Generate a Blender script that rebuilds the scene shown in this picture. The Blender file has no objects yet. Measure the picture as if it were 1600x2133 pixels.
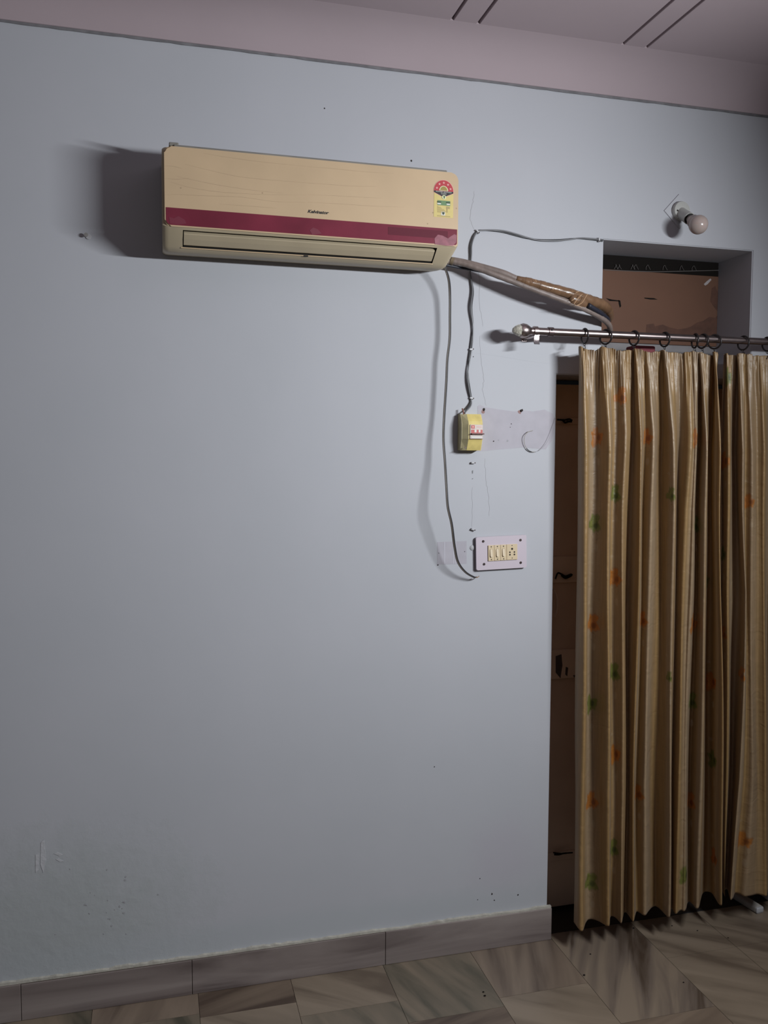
import bpy, bmesh, math, random
import numpy as np
from mathutils import Vector, Matrix
random.seed(7); rng = np.random.default_rng(5)
S = bpy.context.scene; COL = S.collection

# ------------------------------------------------------------------ camera
F = 1781.0; CAM = np.array([0, -2.8, 1.78])
yaw, pitch, roll = map(math.radians, (14.9, 3.76, -0.276))
_f = np.array([math.sin(yaw)*math.cos(pitch), math.cos(yaw)*math.cos(pitch), -math.sin(pitch)])
_r = np.array([math.cos(yaw), -math.sin(yaw), 0]); _d = np.cross(_f, _r)
R_ = math.cos(roll)*_r + math.sin(roll)*_d; D_ = -math.sin(roll)*_r + math.cos(roll)*_d
cd = bpy.data.cameras.new('camera'); cam = bpy.data.objects.new('camera', cd); COL.objects.link(cam)
cd.sensor_fit = 'HORIZONTAL'; cd.sensor_width = 36; cd.lens = 36*F/1600; cd.clip_start = .05
m = Matrix.Identity(4)
for i in range(3):
    m[i][0] = R_[i]; m[i][1] = -D_[i]; m[i][2] = -_f[i]; m[i][3] = CAM[i]
cam.matrix_world = m; S.camera = cam

# ------------------------------------------------------------------ light
w = bpy.data.worlds.new('world'); S.world = w; w.use_nodes = True
w.node_tree.nodes['Background'].inputs[0].default_value = (.5, .55, .6, 1)
w.node_tree.nodes['Background'].inputs[1].default_value = .004
ld = bpy.data.lights.new('tube_light', 'AREA'); ld.shape = 'RECTANGLE'; ld.size = .95; ld.size_y = .05
ld.energy = 84; ld.color = (.93, .97, 1.0)
lo = bpy.data.objects.new('tube_light', ld); COL.objects.link(lo)
lo.location = (2.10, -1.95, 2.36)
lo.rotation_euler = (math.radians(90-18), 0, math.radians(78))   # faces -x and a little down, long side along y
S.view_settings.view_transform = 'Standard'; S.view_settings.look = 'None'
S.view_settings.gamma = 1; S.view_settings.use_curve_mapping = False
S.view_settings.exposure = 0.0

# ------------------------------------------------------------------ helpers
def ray(u, v): return (u-800)/F*R_ + (v-1066.5)/F*D_ + _f
def at(u, v, y=0.0):                        # point of the picture ray at depth y (wall face is y=0)
    d = ray(u, v); t = (y-CAM[1])/d[1]; return CAM+t*d
def prj(P):
    q = np.asarray(P)-CAM; z = q@_f; return 800+F*(q@R_)/z, 1066.5+F*(q@D_)/z

def mat(name, col, rough=.6, metal=0.0, var=0.0, vscale=8.0, bump=0.0, bscale=60.0, spec=.5, **kw):
    M = bpy.data.materials.new(name); M.use_nodes = True; N = M.node_tree.nodes; L = M.node_tree.links
    B = N['Principled BSDF']; B.inputs['Base Color'].default_value = (*col, 1)
    B.inputs['Roughness'].default_value = rough; B.inputs['Metallic'].default_value = metal
    B.inputs['Specular IOR Level'].default_value = spec
    for k, v in kw.items(): B.inputs[k.replace('_', ' ')].default_value = v
    tc = N.new('ShaderNodeTexCoord')
    if var:
        n = N.new('ShaderNodeTexNoise'); n.inputs['Scale'].default_value = vscale; n.inputs['Detail'].default_value = 5
        L.new(tc.outputs['Object'], n.inputs['Vector'])
        r = N.new('ShaderNodeValToRGB'); r.color_ramp.elements[0].position = .3; r.color_ramp.elements[1].position = .7
        r.color_ramp.elements[0].color = (*[c*(1-var) for c in col], 1); r.color_ramp.elements[1].color = (*[min(1, c*(1+var)) for c in col], 1)
        L.new(n.outputs[0], r.inputs[0]); L.new(r.outputs[0], B.inputs['Base Color'])
    if bump:
        n = N.new('ShaderNodeTexNoise'); n.inputs['Scale'].default_value = bscale; n.inputs['Detail'].default_value = 4
        L.new(tc.outputs['Object'], n.inputs['Vector'])
        b = N.new('ShaderNodeBump'); b.inputs['Strength'].default_value = bump; b.inputs['Distance'].default_value = .004
        L.new(n.outputs[0], b.inputs['Height']); L.new(b.outputs[0], B.inputs['Normal'])
    return M

def obj(name, bm, m=None, parent=None, smooth=False):
    me = bpy.data.meshes.new(name)
    if isinstance(bm, bmesh.types.BMesh):
        bmesh.ops.recalc_face_normals(bm, faces=bm.faces); bm.to_mesh(me); bm.free()
    else: me.from_pydata(*bm)
    o = bpy.data.objects.new(name, me); COL.objects.link(o)
    if m: me.materials.append(m)
    if parent: o.parent = parent
    if smooth:
        me.polygons.foreach_set('use_smooth', [True]*len(me.polygons))
        if smooth != 2:
            try: me.set_sharp_from_angle(angle=math.radians(smooth if smooth > 2 else 40))
            except Exception: pass
    return o
def tag(o, label, cat, group=None, kind=None):
    if label: o['label'] = label
    if cat: o['category'] = cat
    if group: o['group'] = group
    if kind: o['kind'] = kind
    return o
def struct(o): o['kind'] = 'structure'; return o
def thing(name, label, cat, loc=(0, 0, 0), group=None):
    o = bpy.data.objects.new(name, None); o.empty_display_size = .05; COL.objects.link(o); o.location = loc
    return tag(o, label, cat, group)
def rel(o):                                 # child meshes are written in world coordinates
    for c in list(o.children):
        c.data.transform(Matrix.Translation(-Vector(o.location)))
        for g in c.children: g.data.transform(Matrix.Translation(-Vector(o.location)))
def box(bm, a, b, bev=0.0, seg=2, M=None):
    a = Vector(a); b = Vector(b)
    r = bmesh.ops.create_cube(bm, size=1); vs = r['verts']
    for v in vs: v.co = Vector(((a[i]+b[i])/2+v.co[i]*(b[i]-a[i]) for i in range(3)))
    if bev:
        es = list({e for v in vs for e in v.link_edges})
        rr = bmesh.ops.bevel(bm, geom=es, offset=bev, segments=seg, affect='EDGES', profile=.5)
        vs = list({v for v in rr['verts']} | {v for v in vs if v.is_valid})
    if M is not None: bmesh.ops.transform(bm, matrix=M, verts=[v for v in vs if v.is_valid])
    return bm
def BX(a, b, bev=0.0, seg=2, M=None): return box(bmesh.new(), a, b, bev, seg, M)
def prism(bm, pts, y0, y1, M=None):         # polygon in x,z pushed from y0 (back) to y1 (front)
    n = len(pts); A = [bm.verts.new((p[0], y0, p[1])) for p in pts]; B = [bm.verts.new((p[0], y1, p[1])) for p in pts]
    bm.faces.new(A); bm.faces.new(B)
    for i in range(n): bm.faces.new((A[i], A[(i+1) % n], B[(i+1) % n], B[i]))
    if M is not None: bmesh.ops.transform(bm, matrix=M, verts=A+B)
    return bm
def PR(pts, y0, y1, M=None): return prism(bmesh.new(), pts, y0, y1, M)
def rrect(x0, z0, x1, z1, r, n=6, rs=None):
    rs = rs or [r]*4; P = []
    for (cx, cz, a0, q) in ((x1, z1, 0, rs[0]), (x0, z1, 90, rs[1]), (x0, z0, 180, rs[2]), (x1, z0, 270, rs[3])):
        sx = -1 if cx == x1 else 1; sz = -1 if cz == z1 else 1
        for k in range(n+1):
            a = math.radians(a0+90*k/n); P.append((cx+sx*q+q*math.cos(a), cz+sz*q+q*math.sin(a)))
    return P
def spline(P, n=8):
    P = [np.array(p, float) for p in P]; out = []
    Q = [2*P[0]-P[1]]+P+[2*P[-1]-P[-2]]
    for i in range(1, len(Q)-2):
        for k in range(n):
            t = k/n; a, b, c, d = Q[i-1], Q[i], Q[i+1], Q[i+2]
            out.append(.5*((2*b)+(-a+c)*t+(2*a-5*b+4*c-d)*t*t+(-a+3*b-3*c+d)*t**3))
    out.append(P[-1]); return out
def tube(bm, pts, r, seg=8, cap=True, flat=1.0):
    pts = [Vector(p) for p in pts]; n = len(pts); R = r if hasattr(r, '__len__') else [r]*n
    up = Vector((0, 1, 0)); rings = []
    for i, p in enumerate(pts):
        t = (pts[min(i+1, n-1)]-pts[max(i-1, 0)]).normalized()
        a = t.cross(up)
        if a.length < 1e-3: a = t.cross(Vector((0, 0, 1)))
        a.normalize(); b = a.cross(t).normalized(); up = b
        rings.append([bm.verts.new(p+a*R[i]*math.cos(2*math.pi*k/seg)+b*R[i]*flat*math.sin(2*math.pi*k/seg)) for k in range(seg)])
    for i in range(n-1):
        for k in range(seg):
            bm.faces.new((rings[i][k], rings[i][(k+1) % seg], rings[i+1][(k+1) % seg], rings[i+1][k]))
    if cap: bm.faces.new(rings[0]); bm.faces.new(rings[-1][::-1])
    return bm
def TB(pts, r, seg=8, flat=1.0): return tube(bmesh.new(), pts, r, seg, True, flat)
def lathe(bm, prof, o, ax, seg=32):         # prof: (distance along axis, radius)
    ax = Vector(ax).normalized(); a = ax.orthogonal().normalized(); b = ax.cross(a); o = Vector(o); rings = []
    for (h, r) in prof:
        if r < 1e-6: rings.append([bm.verts.new(o+ax*h)]); continue
        rings.append([bm.verts.new(o+ax*h+(a*math.cos(2*math.pi*k/seg)+b*math.sin(2*math.pi*k/seg))*r) for k in range(seg)])
    for p, q in zip(rings, rings[1:]):
        for k in range(seg):
            k2 = (k+1) % seg
            if len(p) == 1 and len(q) == 1: continue
            if len(p) == 1: bm.faces.new((p[0], q[k], q[k2]))
            elif len(q) == 1: bm.faces.new((p[k], q[0], p[k2]))
            else: bm.faces.new((p[k], q[k], q[k2], p[k2]))
    for e in (rings[0], rings[-1]):
        if len(e) > 1: bm.faces.new(e)
    return bm
def LA(prof, o, ax, seg=32): return lathe(bmesh.new(), prof, o, ax, seg)
def disc(c, r, t=.001, seg=20): return LA([(0, r), (t*.7, r), (t, r*.9)], c, (0, -1, 0), seg)
def torus(bm, c, R, r, M, n=32, k=8):
    vs = []
    for i in range(n):
        a = 2*math.pi*i/n
        vs.append([bm.verts.new(Vector(c)+M@Vector((r*math.sin(2*math.pi*j/k), (R+r*math.cos(2*math.pi*j/k))*math.cos(a), (R+r*math.cos(2*math.pi*j/k))*math.sin(a)))) for j in range(k)])
    for i in range(n):
        for j in range(k): bm.faces.new((vs[i][j], vs[(i+1) % n][j], vs[(i+1) % n][(j+1) % k], vs[i][(j+1) % k]))
    return bm
def text(name, s, c, size, y, m, parent, rot=0.0, shear=0.0, bold=0.0, sx=1.0, ext=.0003):
    cu = bpy.data.curves.new('lettering', 'FONT'); cu.body = s; cu.size = size; cu.align_x = 'CENTER'; cu.align_y = 'CENTER'
    cu.shear = shear; cu.offset = bold; cu.extrude = ext; cu.resolution_u = 3
    t = bpy.data.objects.new('lettering', cu); COL.objects.link(t)
    dg = bpy.context.evaluated_depsgraph_get(); me = bpy.data.meshes.new_from_object(t.evaluated_get(dg))
    bpy.data.objects.remove(t); bpy.data.curves.remove(cu)
    me.transform(Matrix.Translation((c[0], y, c[1])) @ Matrix.Rotation(rot, 4, 'Y') @ Matrix.Rotation(math.radians(90), 4, 'X') @ Matrix.Diagonal((sx, 1, 1, 1)))
    o = bpy.data.objects.new(name, me); COL.objects.link(o); me.materials.clear(); me.materials.append(m); o.parent = parent
    return o

# ------------------------------------------------------------------ materials
def wall_material():
    M = mat('wall_paint', (.43, .436, .468), .62, bump=.10, bscale=9, spec=.3)
    N = M.node_tree.nodes; L = M.node_tree.links; B = N['Principled BSDF']
    tc = N.new('ShaderNodeTexCoord'); sep = N.new('ShaderNodeSeparateXYZ'); L.new(tc.outputs['Object'], sep.inputs[0])
    n = N.new('ShaderNodeTexNoise'); n.inputs['Scale'].default_value = 2.2; n.inputs['Detail'].default_value = 6; L.new(tc.outputs['Object'], n.inputs[0])
    r = N.new('ShaderNodeValToRGB'); e = r.color_ramp.elements
    e[0].position = .3; e[0].color = (.42, .430, .462, 1); e[1].position = .7; e[1].color = (.442, .448, .482, 1)
    L.new(n.outputs[0], r.inputs[0])
    # damp stain low at the left: (x,z) around (-0.25, 0.35)
    def blob(cx, cz, sx, sz, amt):
        v = N.new('ShaderNodeVectorMath'); v.operation = 'SUBTRACT'; v.inputs[1].default_value = (cx, 0, cz); L.new(tc.outputs['Object'], v.inputs[0])
        s = N.new('ShaderNodeVectorMath'); s.operation = 'MULTIPLY'; s.inputs[1].default_value = (1/sx, 0, 1/sz); L.new(v.outputs[0], s.inputs[0])
        l = N.new('ShaderNodeVectorMath'); l.operation = 'LENGTH'; L.new(s.outputs[0], l.inputs[0])
        n2 = N.new('ShaderNodeTexNoise'); n2.inputs['Scale'].default_value = 11; n2.inputs['Detail'].default_value = 8; n2.inputs['Roughness'].default_value = .7; L.new(tc.outputs['Object'], n2.inputs[0])
        a = N.new('ShaderNodeMath'); a.operation = 'MULTIPLY_ADD'; a.inputs[1].default_value = 1.3; L.new(n2.outputs[0], a.inputs[0]); L.new(l.outputs['Value'], a.inputs[2])
        mr = N.new('ShaderNodeMapRange'); mr.inputs[1].default_value = 1.0; mr.inputs[2].default_value = 1.75; mr.inputs[3].default_value = amt; mr.inputs[4].default_value = 0; L.new(a.outputs[0], mr.inputs[0])
        return mr
    prev = r.outputs[0]
    for (cx, cz, sx, sz, amt, c) in ((-.33, .30, .52, .32, .55, (.34, .37, .365)), (1.2, .33, .16, .17, .5, (.42, .40, .45)), (.5, .17, 1.6, .07, .5, (.395, .425, .45))):
        b = blob(cx, cz, sx, sz, amt); mx = N.new('ShaderNodeMixRGB'); mx.inputs[2].default_value = (*c, 1)
        L.new(b.outputs[0], mx.inputs[0]); L.new(prev, mx.inputs[1]); prev = mx.outputs[0]
        if sz == .32: stain = b
    L.new(prev, B.inputs['Base Color'])
    n3 = N.new('ShaderNodeTexNoise'); n3.inputs['Scale'].default_value = 28; n3.inputs['Detail'].default_value = 8; L.new(tc.outputs['Object'], n3.inputs[0])
    mu = N.new('ShaderNodeMath'); mu.operation = 'MULTIPLY'; L.new(n3.outputs[0], mu.inputs[0]); L.new(stain.outputs[0], mu.inputs[1])
    b2 = N.new('ShaderNodeBump'); b2.inputs['Strength'].default_value = .5; b2.inputs['Distance'].default_value = .006
    L.new(mu.outputs[0], b2.inputs['Height'])
    old = B.inputs['Normal'].links[0].from_node; L.new(old.outputs[0], b2.inputs['Normal']); L.new(b2.outputs[0], B.inputs['Normal'])
    return M
def marble(name, a, b, c, rot, sc=3.0, rough=.35):
    M = mat(name, a, rough, bump=.03, bscale=40); N = M.node_tree.nodes; L = M.node_tree.links; B = N['Principled BSDF']
    tc = N.new('ShaderNodeTexCoord'); mp = N.new('ShaderNodeMapping'); mp.inputs['Rotation'].default_value = (0, 0, rot)
    mp.inputs['Location'].default_value = (rot*3.1, rot*1.7, rot); L.new(tc.outputs['Object'], mp.inputs[0])
    st = N.new('ShaderNodeMapping'); st.inputs['Scale'].default_value = (1, .12, 1); L.new(mp.outputs[0], st.inputs[0])
    n = N.new('ShaderNodeTexNoise'); n.inputs['Scale'].default_value = sc*3.2; n.inputs['Detail'].default_value = 7; n.inputs['Distortion'].default_value = .7; L.new(st.outputs[0], n.inputs[0])
    r = N.new('ShaderNodeValToRGB'); e = r.color_ramp.elements
    e[0].position = .36; e[0].color = (*c, 1); e[1].position = .62; e[1].color = (*a, 1); k = e.new(.47); k.color = (*b, 1)
    L.new(n.outputs[0], r.inputs[0]); L.new(r.outputs[0], B.inputs['Base Color']); return M
M_wall = wall_material()
M_ceil = mat('ceiling_paint', (.39, .318, .34), .75, var=.04, vscale=2.0, bump=.08, bscale=14, spec=.2)
M_edge = mat('cornice_edge', (.16, .155, .165), .8, var=.2, vscale=30)
M_groove = mat('groove_shadow_gap', (.10, .085, .095), .9)
MB = [marble('marble_tile_%s' % n, *c) for n, c in dict(
    grey=((0.211, 0.161, 0.120), (0.158, 0.119, 0.090), (0.091, 0.066, 0.051), .3), brown=((0.190, 0.143, 0.105), (0.133, 0.098, 0.072), (0.070, 0.048, 0.036), 1.3),
    pale=((0.232, 0.183, 0.136), (0.183, 0.143, 0.105), (0.119, 0.090, 0.066), 2.2), green=((0.197, 0.154, 0.112), (0.140, 0.115, 0.084), (0.070, 0.064, 0.046), 2.8)).items()]
M_stripe = marble('marble_striped', (0.218, 0.170, 0.126), (0.140, 0.109, 0.087), (0.063, 0.043, 0.030), .54, 4.6)
M_base = marble('marble_skirting', (.265, .225, .21), (.20, .165, .155), (.115, .09, .085), math.pi/2, 3.2)
M_grout = mat('grout', (.10, .08, .065), .9)
M_plaster = mat('cream_plaster', (.42, .40, .35), .8, var=.15, vscale=40, bump=.4, bscale=90)
M_black = mat('black_granite', (.012, .011, .011), .4)
M_door = mat('lightened_door_paint', (.55, .42, .33), .55, var=.10, vscale=5, bump=.1, bscale=30)  # door and rail colours raised to stand in for light lost behind the curtain
M_rail = mat('lightened_door_rail', (.62, .49, .39), .5, var=.10, vscale=6)
M_ply = mat('brown_hardboard', (.125, .056, .031), .75, var=.10, vscale=3, bump=.1, bscale=20)
M_ply2 = mat('hardboard_torn_layer', (.085, .036, .022), .8, var=.2, vscale=30)
M_dark = mat('dark_iron_and_gap', (.012, .01, .009), .9, spec=.08)
M_cream = mat('cream_plastic', (.51, .375, .235), .42, var=.06, vscale=5)
M_creamlow = mat('aged_cream_plastic', (.42, .35, .24), .42, var=.07, vscale=6)
M_body = mat('grey_cream_plastic', (.20, .19, .17), .5, var=.15, vscale=10)
M_red = mat('maroon_stripe', (.165, .021, .040), .28, var=.18, vscale=9)
M_redd = mat('dark_display_window', (.115, .019, .032), .25)
M_pink = mat('peeling_film', (.25, .08, .105), .4, var=.2, vscale=60)
M_gap = mat('black_slot', (.006, .005, .005), .8)
M_grime = mat('dust_streak', (.385, .28, .175), .7)
M_ink = mat('black_ink', (.012, .012, .014), .5)
M_whitep = mat('white_print', (.62, .6, .56), .5)
M_yel = mat('yellow_sticker', (.58, .47, .17), .5, var=.05, vscale=50)
M_lred = mat('label_red', (.42, .035, .045), .45)
M_star = mat('label_star_pink', (.68, .34, .32), .5)
M_olive = mat('label_olive', (.30, .22, .05), .5)
M_green = mat('label_green', (.12, .22, .10), .5)
M_dgreen = mat('label_dark_green', (.03, .055, .03), .5)
M_pgreen = mat('label_pale_green', (.62, .66, .40), .5)
M_tan = mat('label_tan_print', (.38, .29, .12), .5)
M_pipe = mat('grey_pipe_insulation', (.185, .145, .13), .5, var=.15, vscale=30, bump=.3, bscale=60)
M_tape = mat('brown_packing_tape', (.16, .09, .05), .28, var=.25, vscale=25, bump=.5, bscale=45)
M_film = mat('clear_tape', (.55, .36, .22), .12, spec=.8)
M_btape = mat('navy_black_insulation', (.016, .017, .028), .5)
M_cable = mat('brown_grey_cable', (.12, .10, .085), .4, var=.2, vscale=20)
M_wire = mat('grey_wire', (.13, .13, .14), .35)
M_wire2 = mat('dark_wire', (.035, .035, .04), .4)
M_clip = mat('white_clip_plastic', (.44, .44, .46), .45)
M_mcb = mat('yellowed_plastic', (.62, .50, .18), .45, var=.12, vscale=40)
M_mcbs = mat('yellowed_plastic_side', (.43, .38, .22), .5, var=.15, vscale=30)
M_mred = mat('red_print', (.42, .045, .035), .45)
M_tog = mat('brown_toggle', (.10, .018, .014), .35)
M_plate = mat('lilac_white_plate', (.54, .475, .53), .38)
M_mod = mat('cream_switch_module', (.62, .50, .33), .38)
M_modl = mat('cream_rocker', (.66, .55, .39), .3)
M_screw = mat('dark_screw', (.07, .05, .05), .4, metal=.6)
M_chrome = mat('brushed_steel', (.40, .33, .32), .30, metal=1.0, var=.08, vscale=40)
M_bright = mat('polished_bracket', (.6, .6, .62), .25, metal=1.0)
M_collar = mat('dark_collar', (.16, .12, .12), .35, metal=.8)
M_crystal = mat('crackled_crystal', (.42, .40, .34), .15, bump=.9, bscale=120, Coat_Weight=.6)
M_ring = mat('dark_bronze_ring', (.022, .018, .018), .35, metal=.3)
M_patch = mat('old_lilac_paint', (.39, .372, .415), .7, var=.06, vscale=18)
M_patchl = mat('pale_blue_paint_drip', (.46, .45, .50), .7)
M_crack = mat('hairline_crack', (.33, .33, .35), .9)
M_hole = mat('wall_hole', (.022, .016, .014), .9)
M_plug = mat('rawl_plug_brown', (.26, .15, .14), .7)
M_bulb = mat('frosted_bulb', (.38, .315, .29), .22, Subsurface_Weight=.25)
M_holder = mat('white_lamp_holder', (.42, .42, .40), .4)
M_white = mat('pale_grey_plastic', (.36, .34, .32), .5, var=.1, vscale=20)

# ------------------------------------------------------------------ the room
X0, X1, Y0, Z1 = -3.0, 2.62, -6.2, 3.05
def wall_front():
    xs = [X0, 1.377, 1.551, 2.171, 2.36, X1]; zs = [0, 2.071, 2.13, 2.553, Z1]; T = .235
    solid = lambda i, j: not (j == 0 and 1 <= i <= 3) and not (j == 2 and i == 2)
    bm = bmesh.new(); V = {}
    def vert(i, j, s):
        if (i, j, s) not in V: V[(i, j, s)] = bm.verts.new((xs[i], s*T, zs[j]))
        return V[(i, j, s)]
    for i in range(5):
        for j in range(4):
            if not solid(i, j): continue
            for s in (0, 1): bm.faces.new([vert(i, j, s), vert(i+1, j, s), vert(i+1, j+1, s), vert(i, j+1, s)])
            for (di, dj, a, b) in ((-1, 0, (i, j), (i, j+1)), (1, 0, (i+1, j), (i+1, j+1)), (0, -1, (i, j), (i+1, j)), (0, 1, (i, j+1), (i+1, j+1))):
                ni, nj = i+di, j+dj
                if 0 <= ni < 5 and 0 <= nj < 4 and solid(ni, nj): continue
                bm.faces.new([vert(*a, 0), vert(*b, 0), vert(*b, 1), vert(*a, 1)])
    bmesh.ops.recalc_face_normals(bm, faces=bm.faces)
    es = [e for e in bm.edges if len(e.link_faces) == 2 and e.calc_face_angle() > 1 and all(v.co.y == 0 and v.co.x > 1 and v.co.x < 2.5 and v.co.z < 2.9 for v in e.verts)]
    bmesh.ops.bevel(bm, geom=es, offset=.0035, segments=3, affect='EDGES')
    return struct(obj('wall_front', bm, M_wall))
WF = wall_front()
struct(obj('wall_right', BX((X1, Y0, 0), (X1+.2, .235, Z1+.3)), M_wall))
struct(obj('wall_left', BX((X0-.2, Y0, 0), (X0, .235, Z1+.3)), M_wall))
struct(obj('wall_rear', BX((X0-.2, Y0-.2, 0), (X1+.2, Y0, Z1+.3)), M_wall))

# ceiling: flat slab with paired grooves, a hollow cove down to the wall
ZC = 3.15
def ceiling():
    o = struct(obj('ceiling', BX((X0-.2, Y0-.2, ZC+.02), (X1+.2, .235, ZC+.16)), M_groove))
    gx = []; k = .917-.6*7
    while k < X1:
        gx += [k, k+.0875]; k += .6
    gw = .005; xs = [X0]+[v for g in gx if X0 < g < X1 for v in (g-gw, g+gw)]+[X1]
    for i in range(0, len(xs), 2):
        obj('ceiling_slab', BX((xs[i], Y0, ZC), (xs[i+1], -.12, ZC+.021), .0012, 1), M_ceil, o)
    obj('ceiling_border', BX((X0, -.15, ZC+.0006), (X1, .0, ZC+.021)), M_ceil, o)
    return o
CE = ceiling()
P = [(.0, 3.05), (-.006, 3.051), (-.016, 3.066), (-.034, 3.090), (-.058, 3.112), (-.09, 3.131), (-.125, 3.144), (-.158, 3.1497), (-.158, 3.16), (0, 3.16)]
bm = bmesh.new(); A = [bm.verts.new((X0, p[0], p[1])) for p in P]; B = [bm.verts.new((X1, p[0], p[1])) for p in P]
for i in range(len(P)): bm.faces.new((A[i], B[i], B[(i+1) % len(P)], A[(i+1) % len(P)]))
bm.faces.new(A); bm.faces.new(B)
struct(obj('trim_1', bm, M_ceil, smooth=True))
# dark joint line under the cove, slightly uneven
bm = bmesh.new(); pts = []; n = 160
top = [(X0+(X1-X0)*i/n, 3.0503) for i in range(n+1)]; bot = [(x, 3.0435+random.uniform(-.0012, .0010)) for x, _ in top]
prism(bm, top+bot[::-1], 0, -.0035)
struct(obj('trim_2', bm, M_edge))

# floor with one object per stone
FL = struct(obj('floor', BX((X0-.2, Y0-.2, -.1), (X1+.2, .45, -.006)), M_grout))
cols = [-3.0, -2.53, -2.2, -1.87, -1.54, -1.21, -.88, -.55, -.22, .112, .42, .745, 1.07, 1.392, 1.735, 2.022, 2.33, 2.62]
for i in range(len(cols)-1):
    ii = i; i = i-4
    off = {7: -.33, 9: -.5, 4: -.12, 5: -.14, 10: -.226, 6: -.215}.get(i, -.225-(.0 if i % 2 else .06))
    ys = [0.0 if cols[ii] < 1.39 or cols[ii] > 2.35 else .02]
    y = off
    while y > Y0+.1: ys.append(y); y -= .61
    ys.append(Y0)
    for j in range(len(ys)-1):
        g = .0007; mm = MB[(i*5+j*3+i*j) % 4]
        if i == 9 and j == 0: mm = M_stripe
        if i in (10, 11) and j in (0, 1): mm = MB[2]
        if i == 8 and j == 1: mm = MB[2]
        if i == 5 and j == 1: mm = MB[2]
        if i == 7 and j == 0: mm = MB[3]
        obj('stone_tile', BX((cols[ii]+g, ys[j+1]+g, -.02), (cols[ii+1]-g, ys[j]-g, 0)), mm, FL)
struct(obj('trim_3', BX((1.38, .021, -.02), (2.357, .40, .001), .001, 1), M_black))
# crumbs lying on the floor
bm = bmesh.new()
for (u, v) in ((1320, 1934), (1453, 1939), (1230, 1988), (1517, 1954), (1010, 2075), (1007, 2067), (1217, 2032), (1424, 2047), (1400, 1929)):
    d = ray(u, v); t = -CAM[2]/d[2]; p = CAM+t*d; s = random.uniform(.002, .004)
    box(bm, (p[0]-s, p[1]-s*.7, .0), (p[0]+s, p[1]+s*.7, s), s*.3, 1)
tag(obj('crumbs', bm, M_dark), 'dark crumbs of dirt scattered on the marble floor', 'dirt', kind='stuff')

# skirting
SK = struct(obj('baseboard_front', BX((X0, -.012, 0), (1.388, 0, .119)), M_grout))
js = [X0, -2.38, -1.73, -1.08, -.432, .093, .754, 1.389]
for a, b in zip(js, js[1:]):
    obj('stone_slab', BX((a+.0008, -.0155-random.uniform(0, .0012), .0005), (b-.0008, -.004, .1185+random.uniform(-.0015, .0015)), .0015, 2), M_base, SK)
n = 220; top = [(X0+(1.388-X0)*i/n, .1265+random.uniform(-.0022, .0022)+.0015*math.sin(i*.35)) for i in range(n+1)]
bm = PR([(X0, .1175)]+top+[(1.388, .1175)], 0, -.011); obj('plaster_line', bm, M_plaster, SK)
for nm, a, b in (('baseboard_left', (X0, Y0, 0), (X0+.015, -.015, .12)), ('baseboard_right', (X1-.015, Y0, 0), (X1, -.001, .12)), ('baseboard_rear', (X0, Y0, 0), (X1, Y0+.015, .12))):
    struct(obj(nm, BX(a, b, .0015), M_base))

# door leaf set back in the doorway
DY = .17
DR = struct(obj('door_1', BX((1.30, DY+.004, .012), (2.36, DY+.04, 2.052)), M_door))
def zz(v, y=DY): return at(1185, v, y)[2]
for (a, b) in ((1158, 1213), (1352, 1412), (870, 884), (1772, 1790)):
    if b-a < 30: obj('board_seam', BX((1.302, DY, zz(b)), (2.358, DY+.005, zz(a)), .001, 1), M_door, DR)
    else: obj('door_rail', BX((1.302, DY-.006, zz(b)), (2.358, DY+.005, zz(a)), .002, 1), M_rail, DR)
obj('door_stile', BX((1.8, DY-.006, .014), (1.9, DY+.005, 2.05), .002, 1), M_rail, DR)
def wpts(l, y): return [at(u, v, y) for u, v in l]
def latch(c, h, r=.0035):
    o = obj('latch', TB(spline(wpts(c, DY-.018), 5), r, 6), M_dark, DR); obj('latch_hasp', TB(spline(wpts(h, DY-.012), 5), r*1.2, 6), M_dark, o)
latch([(1161, 874), (1176, 875), (1186, 873), (1192, 876)], [(1172, 874), (1177, 880), (1184, 878), (1191, 878)])
latch([(1157, 1206), (1162, 1194), (1170, 1196), (1178, 1200), (1190, 1196)], [(1170, 1198), (1178, 1204), (1188, 1200), (1192, 1196)])
latch([(1153, 1776), (1168, 1778), (1180, 1777), (1193, 1776)], [(1155, 1780), (1165, 1780), (1172, 1778), (1180, 1777)], .003)
for c in ([(1156, 1366), (1168, 1362), (1170, 1385), (1166, 1412), (1156, 1400)], [(1177, 1388), (1182, 1390), (1180, 1408), (1176, 1404)], [(1192, 1406), (1197, 1405), (1195, 1411)]):
    obj('paint_wear', PR([(p[0], p[2]) for p in wpts(c, DY)], DY-.0065, DY-.0072), mat('worn_dark_paint', (.06, .048, .045), .7), DR)
obj('door_handle', TB(spline(wpts([(1153, 1228), (1158, 1236), (1161, 1250), (1160, 1272), (1155, 1285)], DY-.02), 5), .004, 6), M_rail, DR)

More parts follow.
